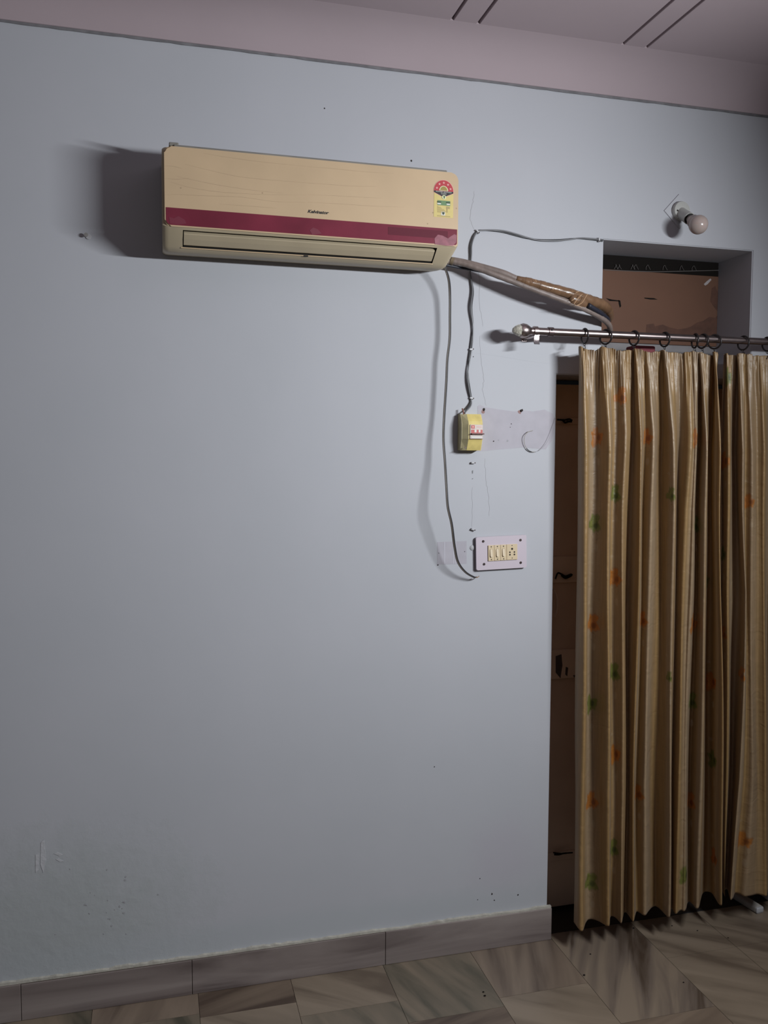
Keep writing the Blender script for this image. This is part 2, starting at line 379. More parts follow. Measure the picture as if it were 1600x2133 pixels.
# ventilator opening above the door, boarded up
VY = .2; zt = at(1300, 563, VY)[2]
BO = tag(obj('hardboard_sheet', BX((1.545, VY, 2.222), (2.185, VY+.006, zt), .001, 1), M_ply), 'brown hardboard sheet closing the recess above the doorway', 'board')
BO2 = thing('transom_frame', 'grey wooden frame behind the hardboard, just above the curtain rod', 'frame')
obj('frame_or_gap_bar', BX((1.545, VY+.001, 2.1305), (2.185, VY+.03, 2.221), .002, 1), mat('grey_transom', (.21, .20, .205), .7, var=.15, vscale=12), BO2)
obj('frame_or_gap_bar', BX((1.545, VY+.002, zt+.0005), (2.185, VY+.03, 2.5525), .001, 1), M_dark, BO2)  # black strip standing in for the dark gap above the hardboard
def decal(name, pts, y, t, m, parent): return obj(name, PR([(p[0], p[2]) for p in wpts(pts, y)], y, y-t), m, parent)
decal('torn_patch', [(1345, 706), (1347, 676), (1362, 674), (1364, 680), (1380, 676), (1395, 682), (1412, 686), (1428, 684), (1440, 680), (1452, 672), (1466, 668), (1478, 660), (1490, 662), (1497, 655), (1502, 706), (1440, 706)], VY, .0008, M_ply2, BO)
decal('torn_patch', [(1483, 600), (1490, 596), (1496, 610), (1500, 655), (1488, 640), (1480, 628)], VY, .0006, M_ply2, BO)
decal('scratch', [(1466, 592), (1472, 586), (1480, 580), (1482, 583), (1474, 592), (1469, 595)], VY, .0008, mat('white_scratch', (.40, .36, .36), .7), BO)
decal('crack_mark', [(1262, 621), (1275, 624), (1290, 626), (1291, 628), (1270, 627)], VY, .0008, M_dark, BO)
decal('crack_mark', [(1288, 625), (1292, 626), (1294, 638), (1291, 641), (1289, 633)], VY, .0008, M_dark, BO)
decal('crack_mark', [(1342, 620), (1362, 621), (1370, 624), (1355, 624), (1343, 622)], VY, .0008, M_dark, BO)
decal('chipped_edge', [(1500, 560), (1503, 560), (1502, 620), (1503, 660), (1500, 700), (1498, 700), (1500, 640), (1501, 600)], VY, .001, M_plaster, BO)
bm = bmesh.new()
for u in (1283, 1290, 1318, 1325, 1350, 1385, 1420, 1446):
    o_ = random.uniform(-3, 3); y1 = 550+(u-1257)*.02
    tube(bm, spline(wpts([(u-4, y1+10), (u-2+o_, y1+4), (u, y1), (u+2, y1+5+o_*.5), (u+5, y1+10)], VY-.004), 3), .0007, 5)
tube(bm, spline(wpts([(1258, 562), (1300, 564), (1360, 566), (1420, 565), (1500, 563)], VY-.002), 5), .0013, 5)
tag(obj('cobweb', bm, mat('cobweb_grey', (.15, .135, .13), .95)), 'grey dusty cobweb threads along the top of the brown hardboard', 'cobweb', kind='stuff')
tag(obj('red_packet', BX((1.70, -.0+.03, 2.131), (1.79, .09, 2.19), .006), mat('dark_red_cloth', (.15, .02, .03), .7, bump=.5, bscale=50)), 'dark red packet on the recess sill behind the curtain rod', 'packet')

# ------------------------------------------------------------------ wall marks (parts of the wall)
decal('paint_patch', [(995, 846), (1000, 843), (1010, 848), (1040, 853), (1071, 857), (1092, 855), (1110, 857), (1135, 853), (1152, 862), (1157, 875), (1153, 905), (1148, 920), (1137, 936), (1090, 932), (1041, 936), (995, 941)], 0, .0005, M_patch, WF)
decal('paint_patch', [(911, 1129), (972, 1127), (972, 1174), (911, 1176)], 0, .0005, M_patch, WF)
for (a, b) in ((925, 927), (944, 946), (948, 950)): decal('paint_drip', [(a, 1129), (b, 1129), (b, 1174), (a, 1175)], -.0004, .0004, M_patchl, WF)
def crack(pts, wd=.0007):
    Q = wpts(pts, 0); L = [];
    for a, b in zip(Q, Q[1:]):
        for k in range(6):
            p = a+(b-a)*k/6; L.append(p+np.array([random.uniform(-.0022, .0022), 0, 0]))
    L.append(Q[-1]); t = lambda i: wd*(.5+.5*math.sin(math.pi*(i+.5)/len(L)))
    obj('crack', PR([(p[0]-t(i), p[2]) for i, p in enumerate(L)]+[(p[0]+t(i), p[2]) for i, p in list(enumerate(L))[::-1]], 0, -.0003), M_crack, WF)
crack([(988, 398), (985, 420), (979, 455), (988, 478)], .0009)
crack([(1000, 700), (1003, 760), (1008, 790), (1005, 815), (1013, 845)])
crack([(993, 545), (998, 580), (1000, 640), (1006, 680)]); crack([(1010, 955), (1012, 1000), (1018, 1030), (1019, 1075)])
crack([(986, 735), (1040, 742), (1100, 752), (1200, 766)][::-1], .0002)
def spot(u, v, r, m=M_hole, n=7):
    c = at(u, v); P_ = []
    for k in range(n):
        a = 2*math.pi*k/n; q = r*random.uniform(.6, 1.2); P_.append((c[0]+q*math.cos(a), c[2]+q*math.sin(a)))
    obj('wall_hole' if m is M_hole else 'wall_chip', PR(P_, 0, -.0008), m, WF)
for u, v, r in ((1008, 853, .006), (1086, 855, .006), (1065, 883, .0022), (1063, 890, .0015), (1028, 919, .003), (914, 1152, .0018), (968, 1149, .0018), (912, 1177, .003), (676, 226, .0025), (857, 335, .003), (905, 1597, .002), (1025, 1862, .004), (1079, 1864, .003), (1030, 1875, .0025), (995, 1874, .002), (1000, 1830, .002), (986, 743, .002)): spot(u, v, r)
for u, v, r in ((1006, 858, .008), (1082, 859, .007), (1057, 918, .004), (1038, 917, .003)): spot(u, v, r, M_plug if r > .005 else M_crack)
for k in range(26):
    u = random.gauss(225, 70); v = random.gauss(1885, 38); c = at(u, v, 0)
    if v > 1960 or u < 10: continue
    spot(u, v, random.uniform(.0015, .004), M_crack)
for pts in ([(85, 1755), (92, 1748), (96, 1790), (90, 1818), (84, 1800)], [(74, 1780), (82, 1776), (80, 1812), (74, 1818)], [(112, 1778), (119, 1775), (131, 1780), (124, 1783)], [(116, 1790), (122, 1788), (133, 1794), (125, 1795)]):
    decal('peeling_flake', pts, 0, .0009, mat('flaked_paint', (.46, .465, .49), .7, bump=.4, bscale=90), WF)

# ------------------------------------------------------------------ air conditioner
AC = thing('air_conditioner', 'aged cream split air conditioner with maroon stripe on the blue wall', 'air conditioner', (.48, 0, 2.40))
xl, xr = .026, .936
prof = [(0, 2.402), (-.06, 2.392), (-.10, 2.387), (-.126, 2.3885), (-.14, 2.3974), (-.19, 2.4346), (-.196, 2.441), (-.190, 2.452), (-.1855, 2.47), (-.1855, 2.64), (-.182, 2.662), (-.172, 2.673), (-.15, 2.679), (0, 2.679)]
cy, cz = -.08, 2.54
st = [(0, .955), (.003, .975), (.009, .992), (.018, 1.0)]
sx0, sx1 = .083, .864
stations = [(xl+e, s) for e, s in st]+[(sx0, 1), (sx1, 1)]+[(xr-e, s) for e, s in st[::-1]]
bm = bmesh.new(); rows = []
for x, s in stations:
    tp = lambda z_: .020*min(1, max(0, (2.455-z_)/.065)) if x > .9 else 0
    rows.append([bm.verts.new((x-tp(p[1]), min(0, cy+(p[0]-cy)*s) if p[0] < 0 else 0, cz+(p[1]-cz)*s)) for p in prof])
for i in range(len(rows)-1):
    for k in range(len(prof)):
        k2 = (k+1) % len(prof)
        if k == 4 and abs(stations[i][0]-sx0) < 1e-6: continue
        bm.faces.new((rows[i][k], rows[i][k2], rows[i+1][k2], rows[i+1][k]))
bm.faces.new(rows[0]); bm.faces.new(rows[-1])
obj('casing', bm, M_creamlow, AC, smooth=30)
# slot lining
a0, a1 = Vector((0, -.14, 2.3974)), Vector((0, -.19, 2.4346)); nrm = Vector((0, .597, .802)); dn = (a1-a0)
def slotpt(x, t, d): p = a0+dn*t+nrm*d; return (x, p.y, p.z)
bm = bmesh.new(); q = [[bm.verts.new(slotpt(x, t, d)) for (t, d) in ((0, .0), (0, .022), (1, .022), (1, .0))] for x in (sx0, sx1)]
for k in range(3): bm.faces.new((q[0][k], q[0][k+1], q[1][k+1], q[1][k]))
bm.faces.new(q[0]); bm.faces.new(q[1]); obj('air_slot', bm, M_gap, AC)
bm = bmesh.new()
fl = [(.11, .012), (.11, .0005), (.16, -.001), (.5, -.002), (.77, -.001), (.81, .0005), (.81, .012)]
q = [[bm.verts.new(slotpt(x, t, d)) for t, d in fl] for x in (sx0+.003, sx0+.006, sx1-.008, sx1-.005)]
for i in range(3):
    for k in range(len(fl)): bm.faces.new((q[i][k], q[i][(k+1) % len(fl)], q[i+1][(k+1) % len(fl)], q[i+1][k]))
bm.faces.new(q[0]); bm.faces.new(q[-1]); fo = obj('louvre_flap', bm, M_creamlow, AC)
c = a0+dn*(-.05); bm = BX((.447, c.y-.004, c.z-.003), (.461, c.y, c.z+.001), .0006, 1); obj('drain_clip', bm, M_gap, AC)
# lip under slot
obj('slot_lip', TB([slotpt(sx0-.004, -.03, -.001), slotpt(sx1+.002, -.03, -.001)], .0016, 6), M_cream, AC)
# front panel
px0, px1, pz0, pz1 = .032, .929, 2.4405, 2.6675
def panel(x0, z0, x1, z1, rs, y0, y1, bev):
    pts = rrect(x0, z0, x1, z1, 0, 6, rs); bm = PR(pts, y0, y1)
    es = [e for e in bm.edges if all(abs(v.co.y-y1) < 1e-6 for v in e.verts)]
    bmesh.ops.bevel(bm, geom=es, offset=bev, segments=3, affect='EDGES'); return bm
fp = obj('front_panel', panel(px0, pz0, px1, pz1, [.022, .02, .018, .010], -.182, -.2, .0035), M_cream, AC, smooth=30)
zb = 2.4935
st_ = obj('stripe', PR(rrect(px0+.0035, pz0+.004, px1-.003, zb, 0, 6, [.0005, .0005, .015, .008]), -.199, -.2008), M_red, fp)
obj('display_window', PR(rrect(.70, 2.462, .895, 2.486, .003), -.2005, -.2012), M_redd, fp)
decalac = lambda nm, pts, m: obj(nm, PR([(p[0], p[2]) for p in wpts(pts, -.2)], -.2005, -.2014), m, fp)
decalac('peeling_film', [(905, 497), (912, 489), (922, 491), (933, 497), (938, 493), (946, 488), (951, 490), (950, 505), (944, 512), (930, 512), (906, 509)], M_pink)
decalac('peeling_film', [(352, 452), (362, 455), (371, 450), (385, 458), (388, 466), (372, 468), (354, 466)], mat('film_haze', (.17, .03, .05), .4))
decalac('peeling_film', [(645, 480), (652, 474), (662, 478), (670, 487), (650, 489)], mat('film_haze_faint', (.17, .03, .05), .4))
# streaks of dust on the panel
bm = bmesh.new()
def streak(pts, wd=.0008):
    L = [at(u, v, -.2) for u, v in pts]; L = spline(L, 8)
    t = lambda i: wd*(.15+.85*math.sin(math.pi*(i+.5)/len(L)))*random.uniform(.5, 1)
    P_ = [(p[0], p[2]+t(i)) for i, p in enumerate(L)]+[(p[0], p[2]-t(i)) for i, p in list(enumerate(L))[::-1]]
    prism(bm, P_, -.1995, -.2002)
Z = lambda l: [(300+x/4.444, 270+y/4.444) for x, y in l]
for l in ([(380, 320), (600, 375), (850, 430), (1100, 460), (1350, 480), (1590, 500)], [(300, 430), (450, 465), (700, 515), (1000, 560), (1300, 590)], [(190, 335), (270, 340), (350, 360)],
          [(550, 220), (800, 260), (1100, 300), (1500, 340)], [(250, 485), (400, 530), (600, 565), (800, 585), (1100, 600), (1500, 605)], [(190, 605), (300, 600), (500, 610), (900, 625), (1200, 665), (1500, 675)],
          [(700, 690), (1000, 710), (1230, 728)], [(190, 450), (300, 460), (420, 450)]): streak(Z(l), .0007)
Z2 = lambda l: [(640+x/4.444, 320+y/4.444) for x, y in l]
for l in ([(0, 270), (200, 285), (400, 300), (640, 305)], [(0, 380), (300, 392), (480, 402), (700, 412)], [(0, 450), (300, 465), (600, 485), (900, 495)], [(0, 120), (200, 135), (500, 165), (800, 185)]): streak(Z2(l), .0006)
obj('dust_streaks', bm, M_grime, fp)
for (u, v) in ((377, 391.5), (547, 402), (902, 443), (891, 466), (951, 434)):
    c = at(u, v, -.2); obj('stain_spot', disc((c[0], -.1998, c[2]), .0022, .0006, 8), M_grime, fp)
c = at(662, 442, -.2); text('brand_lettering', 'Kelvinator', (c[0], c[2]), .0128, -.2003, M_ink, fp, 0, .35, .0004, 1.17)
c = at(362, 297, -.16); obj('top_clip', BX((c[0]-.014, -.172, 2.678), (c[0]+.014, -.15, 2.689), .003), M_body, AC)
obj('top_grille', BX((.06, -.176, 2.672), (.90, -.02, 2.6815), .003), M_body, AC)
# energy label
LB = obj('energy_label', PR([(.848, 2.5275), (.912, 2.5275), (.912, 2.603), (.881, 2.592), (.849, 2.603)], -.1995, -.2006), M_yel, fp)
lx, lz = .880, 2.609; R = .0318
def lab(name, pts, m, y=-.2012): return obj(name, PR(pts, -.1998, y), m, fp)
arc = lambda r, cz, n=18: [(lx+r*math.cos(math.pi*k/n), cz+r*math.sin(math.pi*k/n)*1.04) for k in range(n+1)]
lab('label_edge', arc(R+.0012, lz-.001)+[(lx-R-.0012, lz-.0065), (lx, lz-.021), (lx+R+.0012, lz-.0065)], M_star, -.2008)
lab('label_arch', arc(R, lz-.001), M_lred)
lab('label_banner', [(lx-R, lz-.001), (lx-R, lz-.006), (lx, lz-.0195), (lx+R, lz-.006), (lx+R, lz-.001)], M_ink)
lab('label_sun', arc(.0145, lz), M_pgreen, -.2015); lab('label_sun_core', arc(.0115, lz+.0012), M_olive, -.2018)
for k in range(5):
    a = math.radians(17+k*36.5); cx, c2 = lx+.0235*math.cos(a), lz+.0242*math.sin(a)
    P_ = [(cx+(.0044 if j % 2 == 0 else .0021)*math.sin(2*math.pi*j/10), c2+(.0044 if j % 2 == 0 else .0021)*math.cos(2*math.pi*j/10)) for j in range(10)]
    lab('label_star', P_, M_star, -.2016)
text('label_lettering', 'POWER SAVINGS', (lx, lz-.0038), .0058, -.2014, M_whitep, fp, 0, 0, 0, 1.15)
text('label_lettering', 'GUIDE', (lx, lz-.0094), .0055, -.2014, M_whitep, fp, 0, 0, 0, 1.1)
c = (lx+.001, lz-.0195); obj('label_emblem', disc((c[0], -.2, c[1]), .0068, .0018, 16), M_pgreen, fp)
lab('label_emblem_core', [(c[0]-.0018, c[1]+.004), (c[0]+.003, c[1]+.0035), (c[0]+.0022, c[1]-.004), (c[0]-.0005, c[1]-.0045)], M_dgreen, -.2022)
rc = lambda a, b, c_, d: [(lx+a, lz+b), (lx+c_, lz+b), (lx+c_, lz+d), (lx+a, lz+d)]
lab('label_block', rc(-.020, -.030, .022, -.045), M_green); lab('label_block', rc(-.021, -.0335, -.008, -.037), M_dgreen, -.2016); lab('label_block', rc(.008, -.0335, .022, -.037), M_dgreen, -.2016)
lab('label_block', rc(-.021, -.0385, -.009, -.0425), M_whitep, -.2016); lab('label_block', rc(.010, -.0385, .021, -.0425), M_whitep, -.2016)
for k in range(7): lab('label_print', rc(-.020, -.0475-.003*k, -.014+.0055*min(k, 4)-(0 if k % 2 else .003), -.0492-.003*k), M_tan)
lab('label_print', rc(.0095, -.0475, .021, -.0545), M_tan); lab('label_print', rc(.0105, -.0545, .0135, -.066), M_tan)
lab('label_print', rc(-.0195, -.0765, .0225, -.0790), M_tan)
lab('label_mark', rc(-.0075, -.0645, .0055, -.0755), M_whitep, -.2011)
lab('label_mark', [(lx-.004, lz-.0655), (lx+.003, lz-.0655), (lx+.003, lz-.071), (lx-.0005, lz-.074), (lx-.004, lz-.071)], M_dgreen, -.2016)
rel(AC)

# ------------------------------------------------------------------ pipes and wires
def P3(l): return [at(u, v, y) for u, v, y in l]
PB = thing('pipe_bundle', 'taped refrigerant pipes running from the air conditioner into the recess', 'pipe', tuple(at(1100, 590, -.09)))
pp = P3([(926, 544, -.05), (945, 545, -.055), (975, 552, -.068), (1017, 567, -.085), (1075, 589, -.098), (1125, 608, -.104), (1187, 631, -.10), (1225, 647, -.085), (1252, 662, -.055), (1268, 676, -.014), (1271, 688, .02), (1271, 700, .045)])
pp = spline(pp, 10)
bm = TB(pp, [.0098+.0004*math.sin(i*1.9) for i in range(len(pp))], 14); obj('drain_pipe', bm, M_pipe, PB, smooth=2)
up = spline(P3([(926, 541, -.045), (945, 543, -.05), (975, 549, -.062), (1020, 561, -.082), (1050, 570, -.092), (1075, 580, -.098), (1105, 589, -.102), (1137, 598, -.104), (1187, 612, -.098), (1225, 625, -.078), (1251, 634, -.05), (1264, 643, -.026), (1270, 655, .012), (1270, 666, .05)]), 10)
rad = np.interp(np.arange(len(up))/10, range(14), [.0105, .0115, .0115, .0115, .0115, .010, .015, .0165, .0185, .019, .0192, .0175, .0145, .011])
cutk = 50
obj('pipe_sleeve', TB(up[:cutk+1], rad[:cutk+1], 16), M_pipe, PB, smooth=2)
rr_ = rad[cutk:]*(1+.03*np.sin(np.arange(len(rad[cutk:]))*1.3)+.02*rng.standard_normal(len(rad[cutk:])))
obj('tape_wrap', TB(up[cutk:], rr_, 18), M_tape, PB, smooth=2)
# tape strips proud of the wrap
def wrap(i0, i1, grow, m, nm='tape_strip'):
    q = up[i0:i1+1]; return obj(nm, TB(q, [rad[min(k, len(rad)-1)]*grow for k in range(i0, i1+1)], 18), m, PB, smooth=30)
wrap(56, 60, 1.07, M_tape); wrap(66, 69, 1.06, M_tape)
lo_ = [(pp[int(i*len(pp)/len(up))]*.45+up[i]*.55) for i in range(76, 86)]
obj('clear_tape', TB(lo_, [.017, .0215, .022, .022, .022, .0215, .022, .0215, .021, .017], 20), M_tape, PB, smooth=2)
for l in ([(1196, 633), (1204, 622), (1213, 613)], [(1203, 636), (1213, 630), (1224, 612)], [(1191, 626), (1197, 623)], [(1197, 635), (1208, 638), (1212, 641)], [(1152, 604), (1155, 598)], [(1117, 588), (1116, 582)], [(1200, 609), (1206, 607)]):
    obj('tape_crease', TB(spline(P3([(u, v, -.128) for u, v in l]), 4), .0009, 5), M_film, PB)
obj('black_insulation', TB(spline(P3([(1226, 636, -.105), (1240, 645, -.088), (1254, 655, -.06), (1265, 664, -.02), (1267, 670, .03)]), 8), .0085, 10), M_btape, PB, smooth=2)
obj('pipe_collar', TB(P3([(939, 543, -.053), (945, 545.5, -.056)]), .0128, 16), mat('tan_tape_collar', (.17, .13, .085), .5), PB, smooth=30)
obj('black_stub', TB(spline(P3([(925, 551, -.05), (950, 556, -.045), (985, 562, -.045), (1005, 566, -.05)]), 5), .005, 8), M_btape, PB, smooth=2)
rel(PB)
pc = spline(P3([(922, 548, -.085), (928, 560, -.08), (935, 583, -.065), (937.5, 615, -.05), (937.5, 660, -.045), (937, 705, -.045), (932, 750, -.045), (930, 795, -.045), (926, 859, -.045), (924, 912, -.052), (927, 960, -.062), (930, 1010, -.08), (933, 1055, -.088), (941, 1092, -.085), (947, 1138, -.07), (954, 1170, -.055), (969, 1191, -.04), (987, 1202, -.025), (994, 1202, -.018)]), 8)
CB = thing('power_cable', 'brown-grey power cable hanging from the air conditioner, its end cut bare', 'cable', tuple(pc[60]))
off = np.array([.0021, 0, 0])
obj('sheath', TB([p-off for p in pc], .0025, 8), M_cable, CB, smooth=2); obj('sheath', TB([p+off for p in pc[:-6]], .0024, 8), M_wire2, CB, smooth=2)
obj('bare_end', TB(spline(P3([(988, 1203, -.025), (994, 1203, -.02), (998, 1200, -.016)]), 4), .0014, 6), mat('copper_end', (.35, .2, .1), .4, metal=.6), CB, smooth=2)
rel(CB)
wpx = [(968, 862, -.03), (970, 857, -.02), (977, 848, -.012), (981, 840, -.008), (981.5, 830, -.006), (978, 810, -.008), (975.5, 791, -.009), (975, 772, -.008), (977, 753, -.007), (981, 727, -.006), (984, 700, -.006), (985, 675, -.007), (982, 640, -.01), (985, 605, -.008), (980, 570, -.007), (981, 532, -.007), (981, 512, -.006), (986, 494, -.005), (993, 484, -.005), (1000, 480, -.005), (1025, 480, -.006), (1050, 482.5, -.006), (1075, 489, -.006), (1100, 496, -.006), (1125, 500, -.006), (1162, 500.5, -.006), (1190, 498, -.006), (1212, 496.5, -.006), (1245, 499.5, -.005), (1256, 501, -.004)]
w1 = spline(P3(wpx), 8)
WR = thing('twin_wire', 'thin grey twin wire clipped to the wall above the breaker box', 'wire', tuple(w1[60]))
d1 = [p+np.array([.0022*math.sin(i*.11), -.0008, .0022*math.cos(i*.11)]) for i, p in enumerate(w1)]
d2 = [p-np.array([.0022*math.sin(i*.11), -.0008, .0022*math.cos(i*.11)]) for i, p in enumerate(w1)]
obj('strand', TB(d1, .0026, 7), M_wire, WR, smooth=2); obj('strand', TB(d2, .0022, 7), M_wire2, WR, smooth=2); rel(WR)
def clip(u, v, label, rot=0, empty=False):
    c = at(u, v); t = thing('cable_clip', label, 'clip', tuple(c), 'cable clips on the wall')
    Mx = Matrix.Translation(Vector(c)) @ Matrix.Rotation(rot, 4, 'Y')
    bm = bmesh.new(); box(bm, (-.0065, -.010, -.0028), (.0055, -.0078, .0028), .0006, 1, Mx)
    box(bm, (-.0065, -.0095, -.0028), (-.0046, 0, .0028), .0005, 1, Mx); box(bm, (.0042, -.0095, -.0028), (.0085, 0, .0028), .0005, 1, Mx)
    obj('clip_body', bm, M_clip, t); obj('nail', LA([(0, .0022), (.001, .0022), (.0015, .001), (.0016, 0)], Mx @ Vector((.0063, -.0095, 0)), (0, -1, 0), 8), M_screw, t); rel(t)
clip(981, 829.5, 'small white clip holding the wire just above the breaker box', math.radians(8))
clip(980.5, 728, 'small white clip on the wire, level with the curtain top', math.radians(-6))
clip(993.5, 483, 'small white clip at the bend of the wire beside the air conditioner', math.radians(45))
clip(1246, 500, 'small white clip on the wire at the recess corner', math.radians(88))
clip(984, 964, 'empty clip on the wall just below the breaker box', 0)
clip(984, 1102.5, 'empty clip on the wall just above the switchboard', math.radians(20))
for (u, v, h) in ((984.5, 983, .012), (984.5, 997, .004)):
    c = at(u, v); obj('paint_gap', PR([(c[0]-.0018, c[2]-h/2), (c[0]+.0016, c[2]-h/2+.001), (c[0]+.0018, c[2]+h/2), (c[0]-.0025, c[2]+h/2-.002)], 0, -.0008), M_wire, WF)
crack([(984, 1015), (983.5, 1060), (983, 1098)], .0006)
lw = spline(P3([(1110, 897, -.003), (1100, 900, -.008), (1093, 909, -.01), (1092, 921, -.008), (1097, 934, -.006), (1107, 941, -.005), (1122, 939, -.006), (1137, 925, -.01), (1146, 908, -.01), (1153, 885, -.006), (1157, 870, -.003)]), 6)
LW = thing('wire_loop', 'thin stray wire loop on the old lilac paint patch', 'wire', tuple(lw[20]))
obj('wire_strand', TB(lw[:34], .0011, 6), mat('pale_wire', (.33, .31, .27), .5), LW, smooth=2)
obj('wire_strand', TB(lw[33:], .0006, 6), mat('thin_pale_wire', (.36, .36, .38), .5), LW, smooth=2)
obj('wire_tip', TB(lw[24:31], .0016, 6), M_wire2, LW, smooth=2); rel(LW)
c = at(181, 492); NL = thing('wall_nail', 'short grey nail stub in the wall left of the air conditioner', 'nail', tuple(c))
obj('nail_head', LA([(0, .003), (.012, .003), (.012, .0062), (.0155, .0062), (.016, 0)], c, (-.1, -1, .05), 12), mat('grey_metal', (.28, .27, .26), .5), NL, smooth=30)
obj('wall_plug', disc(tuple(at(184, 493)), .0085, .003, 12), mat('pale_plug', (.47, .47, .49), .6), NL); rel(NL)

# ------------------------------------------------------------------ breaker box
bx0, bx1 = at(953, 900, 0)[0]+.001, at(953, 900, 0)[0]+.0735
zt_, zb_ = at(965, 862, -.045)[2], at(965, 938, -.045)[2]; zm1, zm0 = at(968, 884, -.062)[2], at(968, 914, -.062)[2]
MC = thing('breaker_box', 'yellowed plastic breaker box with red toggles on the wall', 'breaker box', ((bx0+bx1)/2, 0, (zt_+zb_)/2))
pf = [(0, zt_), (-.036, zt_), (-.052, zm1+.012), (-.056, zm1), (-.056, zm0), (-.052, zm0-.008), (-.040, zb_), (0, zb_)]
bm = bmesh.new(); rw = []
for x, s in ((bx0, .0), (bx0+.0012, .0), (bx0+.019, 1), (bx1-.004, 1), (bx1, .6)):
    dep = .72+.28*s if s or x > bx0 else .7
    if x in (bx0, bx0+.0012): dep = .72
    rw.append([bm.verts.new((x, p[0]*dep, p[1])) for p in pf])
for i in range(len(rw)-1):
    for k in range(len(pf)): bm.faces.new((rw[i][k], rw[i][(k+1) % 8], rw[i+1][(k+1) % 8], rw[i+1][k]))
bm.faces.new(rw[0]); bm.faces.new(rw[-1])
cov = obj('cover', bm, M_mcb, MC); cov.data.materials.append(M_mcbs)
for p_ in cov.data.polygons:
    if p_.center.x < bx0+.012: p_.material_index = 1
mx0, mx1 = bx0+.023, bx1-.003
win = obj('breaker_switch', BX((mx0, -.0595, zm0), (mx1, -.05, zm1), .001, 1), mat('pale_breaker_face', (.52, .44, .40), .45), MC)
hh = zm1-zm0; ww = mx1-mx0
def mb(nm, a, b, c_, d, m, y): return obj(nm, BX((mx0+a*ww, y, zm0+b*hh), (mx0+c_*ww, -.0594, zm0+d*hh), .0003, 1), m, win)
mb('red_mark', .08, .72, .36, .95, M_mred, -.0602); mb('red_mark_core', .15, .79, .29, .88, M_star, -.0605)
mb('print_line', .5, .82, .9, .86, M_star, -.0601); mb('print_line', .08, .36, .97, .64, M_mred, -.0601)
mb('white_button', .33, .45, .50, .64, M_whitep, -.0606); mb('white_button', .66, .45, .80, .64, M_whitep, -.0606)
mb('print_line', .1, .06, .95, .16, M_whitep, -.0602); mb('dark_edge', .0, -.01, 1, .02, M_tog, -.0602)
obj('toggle_bar', BX((mx0+.06*ww, -.068, zm0+.30*hh), (mx0+1.05*ww, -.0594, zm0+.40*hh), .0012, 2), M_tog, win)
obj('fixing_screw', disc((bx0+.011, -.0485, zb_+.009), .0032, .001, 10), M_screw, MC)
obj('cable_stub', TB(spline(P3([(966, 864, -.03), (965, 857, -.024), (963, 851, -.02)]), 4), .0028, 7), mat('brown_stub', (.22, .10, .08), .5), MC, smooth=2)
rel(MC)

# ------------------------------------------------------------------ switchboard
c = at(1045, 1151, -.014); W_, H_ = .190, .1165
SB = thing('switchboard', 'lilac-white switchboard with cream switches and socket beside the doorway', 'switchboard', (c[0], 0, c[2]))
SB.rotation_euler = (0, math.radians(-1.6), 0)
bm = PR(rrect(-W_/2, -H_/2, W_/2, H_/2, .005), -.006, -.014)
es = [e for e in bm.edges if all(abs(v.co.y+.014) < 1e-6 for v in e.verts)]; bmesh.ops.bevel(bm, geom=es, offset=.0012, segments=2, affect='EDGES')
obj('cover_plate', bm, M_plate, SB); obj('back_box', BX((-W_/2+.006, -.007, -H_/2+.006), (W_/2-.006, 0, H_/2-.006)), M_gap, SB)
fx = lambda f: -W_/2+f*W_; fz = lambda f: H_/2-f*H_
for a, b in ((.14, .13), (.88, .15), (.15, .82), (.88, .84)):
    s = obj('screw', disc((fx(a), -.0138, fz(b)), .0045, .0022, 14), M_screw, SB); obj('screw_slot', BX((fx(a)-.003, -.0163, fz(b)-.0005), (fx(a)+.003, -.0159, fz(b)+.0005)), M_hole, s)
m0, m1, mt, mbm = .228, .808, .26, .735; mw = (m1-m0)
for k in range(3):
    a = m0+k*.21*mw; b = a+.205*mw; cx = (fx(a)+fx(b))/2
    s = obj('switch', BX((fx(a), -.018, fz(mbm)), (fx(b), -.0135, fz(mt)), .0008, 1), M_mod, SB)
    obj('rocker_rim', PR(rrect(cx-.0064, fz(.625), cx+.0064, fz(.365), .0062), -.0175, -.0186), mat('rocker_shade', (.40, .30, .19), .5), s)
    bm = PR(rrect(cx-.0054, fz(.615), cx+.0054, fz(.375), .0052), -.018, -.021)
    for v in bm.verts:
        if v.co.y < -.02: v.co.y += (v.co.z/.014)*.0016*(1 if k < 2 else 1); v.co.x = cx+(v.co.x-cx)*.8
    obj('rocker', bm, M_modl, s)
    for z_ in (.305, .69): obj('module_screw', disc((cx, -.0178, fz(z_)), .0021, .0008, 10), M_hole, s)
a = m0+.632*mw; cx = (fx(a)+fx(m1))/2
s = obj('socket', BX((fx(a), -.018, fz(mbm)), (fx(m1), -.0135, fz(mt)), .0008, 1), M_mod, SB)
for dx, f, r in ((0, .30, .0017), (0, .40, .0038), (-.0085, .50, .0029), (.0085, .50, .0029), (-.0085, .575, .0031), (.0085, .575, .0031), (0, .68, .0017)):
    obj('socket_hole', disc((cx+dx, -.0178, fz(f)), r, .0007, 14), M_hole, s)
tag(obj('sealant_blob', LA([(0, .010), (.002, .009), (.004, .005), (.005, 0)], at(984, 1141), (0, -1, 0), 9), mat('pale_filler', (.42, .425, .44), .8, bump=.6, bscale=70), smooth=30), 'pale filler lump on the wall at the left edge of the switchboard', 'filler')

